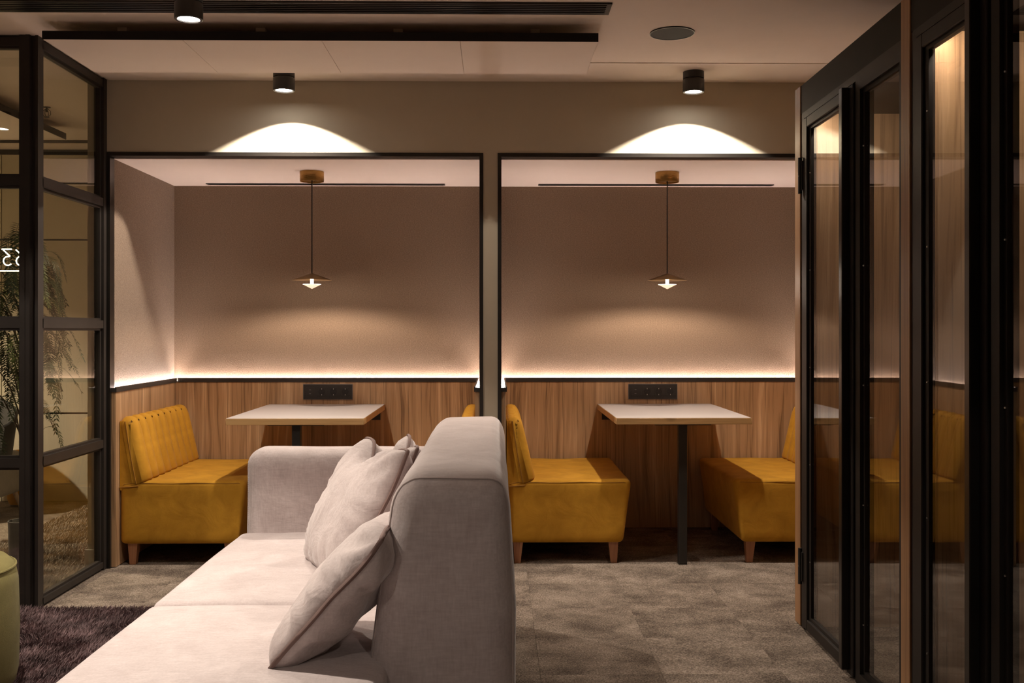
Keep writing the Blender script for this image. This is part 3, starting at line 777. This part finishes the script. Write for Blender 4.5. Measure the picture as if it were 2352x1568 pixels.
def linear_vent(x0, x1, y0, y1, lab, nsl=5):
    t = thing('linear_vent', lab, 'vent', ((x0 + x1) / 2, (y0 + y1) / 2, HC))
    bm = B(); fr = .012
    bx(bm, x0, x1, y0, y0 + fr, HC - .008, HC - .0005); bx(bm, x0, x1, y1 - fr, y1, HC - .008, HC - .0005)
    bx(bm, x1 - .02, x1, y0 + fr, y1 - fr, HC - .008, HC - .0005); bx(bm, x0, x0 + .02, y0 + fr, y1 - fr, HC - .008, HC - .0005)
    finish('frame', bm, M_BLACKG, t)
    box('backing', x0 + .02, x1 - .02, y0 + fr, y1 - fr, HC - .002, HC - .0005, M_SOCKIN, t)
    p = (y1 - y0 - 2 * fr) / nsl
    for k in range(nsl):
        yc = y0 + fr + p * (k + .5)
        box('slat', x0 + .02, x1 - .02, yc - p * .24, yc + p * .24, HC - .009, HC - .002, M_BLACKG, t)
linear_vent(-2.6, .467, 4.115, 4.255, 'long black slatted linear vent across the top left of the ceiling')
linear_vent(-4.3, -2.31, 7.16, 7.24, 'black slotted vent in the lounge ceiling by its far wall', 3)
sp = thing('ceiling_speaker', 'flat round dark speaker in the ceiling to the right of the raft', 'speaker', (.780, 4.53, HC))
finish('rim', lathe(B(), [(.0955, HC - .006), (.0985, HC - .006), (.0985, HC), (.0955, HC)], .780, 4.53, 48, False, False), M_BLACK, sp, 40)
finish('grille', lathe(B(), [(0, HC - .0055), (.0955, HC - .0045), (.0955, HC - .001), (0, HC - .001)], .780, 4.53, 48, False, False), M_SPK, sp, 40)
# sprinkler in the lounge ceiling
px, py = -2.66, 6.10
spr = thing('ceiling_sprinkler', 'tiny caged sprinkler head on the lounge ceiling', 'sprinkler', (px, py, HC))
finish('pipe', lathe(B(), [(.006, HC - .03), (.006, HC - .004), (.022, HC - .003), (.022, HC)], px, py, 12), M_BLACK, spr)
bm = B()
for a in (0, PI / 2):
    c, s = math.cos(a), math.sin(a)
    tube(bm, [(px + c * q, py + s * q, HC - z) for q, z in ((.008, .012), (.022, .025), (.024, .045), (.010, .058), (-.010, .058), (-.024, .045), (-.022, .025), (-.008, .012))], .002, 5)
lathe(bm, [(0, HC - .064), (.016, HC - .063), (.016, HC - .060), (0, HC - .060)], px, py, 12)
finish('cage', bm, M_BLACK, spr)

# ------------------------------------------------------------------ pendants
def pendant(x, y, lab):
    t = thing('pendant_lamp', lab, 'pendant lamp', (x, y, HB), 0, 'brass cone pendant lamps')
    finish('canopy', lathe(B(), [(.0, HB - .050), (.063, HB - .050), (.063, HB - .056), (.0675, HB - .057), (.0685, HB - .054), (.0685, HB)], x, y, 48, False, True), M_BRASS, t, 35)
    finish('cord', tube(B(), [(x, y, HB - .05), (x, y, 1.578)], .0034, 8), M_BLACK, t, 60)
    R, zr, za = .114, 1.5395, 1.578
    finish('shade', lathe(B(), [(.004, za + .002), (R, zr + .0012), (R + .0004, zr), (R - .002, zr), (.004, za - .003)], x, y, 64, False, False), M_BRONZE, t, 30)
    finish('bulb', lathe(B(), [(.0085, 1.517), (.0085, 1.546), (.006, 1.552), (0, 1.553)], x, y, 20, True, False), M_BULB, t, 40)
    finish('diffuser', lathe(B(), [(0, 1.4895), (.050, 1.5145), (.0505, 1.5165), (.0, 1.5178)], x, y, 48, False, False), M_DIFF, t, 25)
    finish('rim', tube(B(), [(x + .0508 * math.cos(a * PI / 20), y + .0508 * math.sin(a * PI / 20), 1.5157) for a in range(40)], .0011, 5, True), M_RIM, t)
    sp_ = spot(t, x, y, 1.486, PEND_W, PEND_COL, 168, .25, .012)
    ln = sp_.data; ln.use_nodes = True; g = NT(ln.node_tree)       # luminaire profile: the diffuser dims the straight-down beam
    em = ln.node_tree.nodes['Emission']
    zc = g.math('ABSOLUTE', g.n('ShaderNodeSeparateXYZ', {0: g.n('ShaderNodeTexCoord').outputs['Normal']}).outputs[2])
    ln.node_tree.links.new(g.mapr(zc, .30, .75, 1.0, .13), em.inputs['Strength'])
    return t
pendant(-1.060, 5.905, 'small brass cone pendant lamp hanging in the left booth')
pendant(.988, 5.905, 'small brass cone pendant lamp hanging in the right booth')

# ------------------------------------------------------------------ socket strips
def sockets(x0, lab):
    x1 = x0 + .312; z0, z1 = .8155, .9135; y = YWD
    t = thing('socket_strip', lab, 'socket', ((x0 + x1) / 2, y, z0), 0, 'black four gang socket strips')
    box('rim', x0, x1, y - .004, y - .0003, z0, z1, M_TRIMG, t, .0015, 2)
    box('plate', x0 + .003, x1 - .003, y - .010, y - .004, z0 + .003, z1 - .003, M_SOCK, t, .002, 2)
    zc = (z0 + z1) / 2
    for k in range(4):
        xc = x0 + .045 + k * .0735
        ins = box('insert', xc - .028, xc + .028, y - .0118, y - .010, zc - .028, zc + .028, M_SOCK, t, .001, 1)
        bm = B()
        if k == 0:
            bm.free()
            for dz in (-.012, .012):
                box('usb_port', xc - .009, xc + .009, y - .0122, y - .0118, zc + dz - .003, zc + dz + .003, M_SOCKIN, ins)
                box('usb_contact', xc - .006, xc + .006, y - .0126, y - .0122, zc + dz - .0008, zc + dz + .0008, M_STEEL, ins)
        else:
            lathe(bm, [(0, -.0006), (.0215, -.0006), (.0215, 0), (0, 0)], 0, 0, 32, False, False)
            bmesh.ops.transform(bm, matrix=Matrix.Translation((xc, y - .0119, zc)) @ Matrix.Rotation(PI / 2, 4, 'X'), verts=bm.verts)
            finish('socket_well', bm, M_SOCKIN, ins)
            for dx in (-.009, .009):
                bm = lathe(B(), [(0, -.0003), (.003, -.0003), (.003, 0), (0, 0)], 0, 0, 12, False, False)
                bmesh.ops.transform(bm, matrix=Matrix.Translation((xc + dx, y - .0129, zc)) @ Matrix.Rotation(PI / 2, 4, 'X'), verts=bm.verts)
                finish('pin_hole', bm, M_BLACK, ins)
            for dz in (-.0185, .0185): box('earth_clip', xc - .0018, xc + .0018, y - .0145, y - .0125, zc + dz - .003, zc + dz + .003, M_STEEL, ins)
sockets(-1.216, 'black socket strip on the wood panel above the left booth table')
sockets(.834, 'black socket strip on the wood panel above the right booth table')

# ------------------------------------------------------------------ lounge behind the glass: plant, armchair, pouf, neon
def spray_mesh(seed, n=22, L=.36):
    rnd = random.Random(seed); bm = B(); pts = []
    p = Vector((0, 0, 0)); d = Vector((1, 0, .75)).normalized()
    for i in range(n + 1):
        pts.append(p.copy()); p = p + d * (L / n)
        d = (d + Vector((-.012 * i / n, rnd.uniform(-.07, .07), -.155 if d.z > -.9 else 0))).normalized()
    tube(bm, pts, .0020, 4, False, .0007)
    for i in range(4, n + 1):
        t = (pts[i] - pts[i - 1]).normalized(); side = t.cross(Vector((0, 0, 1)))
        side = side.normalized() if side.length > .25 else Vector((0, 1, 0))
        taper = .45 + .55 * math.sin(PI * min(1, i / n * .85 + .15))
        for s in (-1, 1):
            ll = rnd.uniform(.048, .064) * taper; wd = .0068
            dr = (side * s * .86 + t * rnd.uniform(.35, .7) + Vector((0, 0, rnd.uniform(-.1, .15)))).normalized()
            a = pts[i] + t * rnd.uniform(-.003, .003)
            m1 = a + dr * ll * .42 + t * -.002; e = a + dr * ll + t * .004
            w_ = t * wd
            bm.faces.new([bm.verts.new(q) for q in (a, m1 - w_, e, m1 + w_)])
            q0 = Vector((0, 0, -.0004))
            bm.faces.new([bm.verts.new(q + q0) for q in (a, m1 + w_, e, m1 - w_)])
    return bm
PX0, PY0 = -2.338, 5.10
pl = thing('pepper_tree', 'pepper tree with drooping feathery sprays behind the glass partition', 'plant', (PX0, PY0, .004), 0, None, local=True)
finish('pot', lathe(B(), [(.0, 0), (.062, 0), (.070, .30), (.072, .31), (.066, .31), (.062, .28), (0, .28)], 0, 0, 32, False, False), M_POT, pl, 40)
finish('trunk', tube(B(), [(0, 0, .27), (.006, .01, .55), (-.008, .0, .85), (.004, 0, 1.15), (-.01, 0, 1.45)], .014, 8, False, .007), M_STEM, pl, 60)
protos = []
for s_ in range(6):
    protos.append(finish('foliage_spray', spray_mesh(s_ + 11, 20 + s_ % 3 * 3, .34 + .05 * (s_ % 4)), M_LEAF2 if s_ == 4 else M_LEAF, pl))
rnd = random.Random(21)
k = 0
while k < 170:
    z = rnd.triangular(.74, 1.80, 1.38); az = rnd.uniform(0, 2 * PI)
    if math.cos(az) > .3 and rnd.random() < .30: continue
    rr = rnd.uniform(.0, .10)
    reach = .23 if math.cos(az) > .2 else .30
    if math.sin(az) > .4: reach = .20
    o = protos[k] if k < 6 else protos[rnd.randrange(6)].copy()
    if k >= 6: COL.objects.link(o)
    sc_ = min(1.0, max(.55, (reach - rr) / .27)) * rnd.uniform(.85, 1.05)
    if math.cos(az) < 0: rr += .10
    o.location = (rr * math.cos(az), rr * math.sin(az), z)
    o.rotation_euler = (rnd.uniform(-.2, .2), rnd.uniform(-.25, .35), az + rnd.uniform(-.3, .3))
    o.scale = (sc_, sc_, sc_ * rnd.uniform(1.0, 1.25))
    if k % 5 == 0:
        finish('branch', tube(B(), [(0, 0, max(.5, z - .30)), (rr * .5 * math.cos(az), rr * .5 * math.sin(az), z - .1), (rr * math.cos(az), rr * math.sin(az), z)], .005, 5, False, .0022), M_STEM, pl)
    k += 1

ac = thing('armchair', 'grey lounge armchair with dark back and pale wooden legs, far behind the glass', 'armchair', (-3.52, 6.90, .004), 0, None, local=True)
def ac_fn(p): return Vector((p.x, p.y, p.z + .02 * math.cos(p.x * 4)))
finish('seat', soft_box(B(), -.255, .255, -.30, .24, .12, .41, .05, (8, 8, 3), 4, ac_fn), M_GREYFAB, ac, 60)
bm = B(); n = 24; rows = []
for i in range(n + 1):
    a = PI * (-.10) + PI * 1.20 * i / n
    hh = .60 + .16 * math.sin(PI * i / n) ** 1.3
    rows.append([bm.verts.new((r_ * math.cos(a), r_ * math.sin(a) - .02, z)) for r_, z in ((.235, .20), (.27, .44), (.30, hh), (.285, hh + .02), (.255, hh), (.225, .44), (.21, .24))])
for a, b in zip(rows[:-1], rows[1:]):
    for k in range(7): bm.faces.new((a[k], b[k], b[(k + 1) % 7], a[(k + 1) % 7]))
bm.faces.new(rows[0]); bm.faces.new(list(reversed(rows[-1]))); bmesh.ops.recalc_face_normals(bm, faces=bm.faces)
finish('backrest', bm, M_DARKFAB, ac, 60)
for sx in (-1, 1):
    for sy in (-1, 1):
        finish('leg', tube(B(), [(sx * .19, sy * .21 - .06, .24), (sx * .25, sy * .28 - .06, 0.0)], .020, 10, False, .012), M_PALEWOOD, ac, 60)
mp = thing('pouf', 'mustard pouf mostly hidden behind the corner post of the glass partition', 'pouf', (-3.385, 7.37, .004), 0, None, local=True)
finish('body', lathe(B(), [(0, .01), (.085, .012), (.10, .05), (.11, .18), (.107, .30), (.095, .37), (.07, .39), (0, .395)], 0, 0, 32, False, False), M_MUST, mp, 60)
finish('button', lathe(B(), [(0, .402), (.014, .400), (.018, .393)], 0, 0, 16, False, False), M_MUST_D, mp)

# neon sign fixed to the inside of the front pane, read from its back
ng = thing('neon_sign', 'white neon figures glowing on the glass at the left edge, seen reversed', 'neon sign', (-2.20, 4.636, 1.60))
PXM = 4.636 / 2352.0
def nx(px_, py_): return (-2.128 + (px_ - 43.5) * PXM * 1.008, 4.637, 1.255 + (757 - py_) * PXM)
def arc(cx, cy, rx, ry, a0, a1, n=18): return [nx(cx + rx * math.cos(math.radians(a0 + (a1 - a0) * i / n)), cy - ry * math.sin(math.radians(a0 + (a1 - a0) * i / n))) for i in range(n + 1)]
finish('tube', tube(B(), [nx(18, 573.6), nx(-4, 573.6)], .0024, 8), M_NEON, ng)
finish('tube', tube(B(), [nx(-1, 575), nx(14.6, 589.5), nx(12, 590.3)] + arc(9.5, 600.2, 9.8, 10, 95, 318), .0024, 8), M_NEON, ng)
finish('tube', tube(B(), [nx(27.6, 574.6), nx(43.4, 589.6), nx(41, 590.2)] + arc(38.3, 600.2, 9.8, 10, 95, 300), .0024, 8), M_NEON, ng)
finish('tube', tube(B(), [nx(-60, 622.9), nx(43.6, 622.9)], .0020, 8), M_NEON, ng)

for o in bpy.data.objects:
    if '_local' in o: del o['_local']
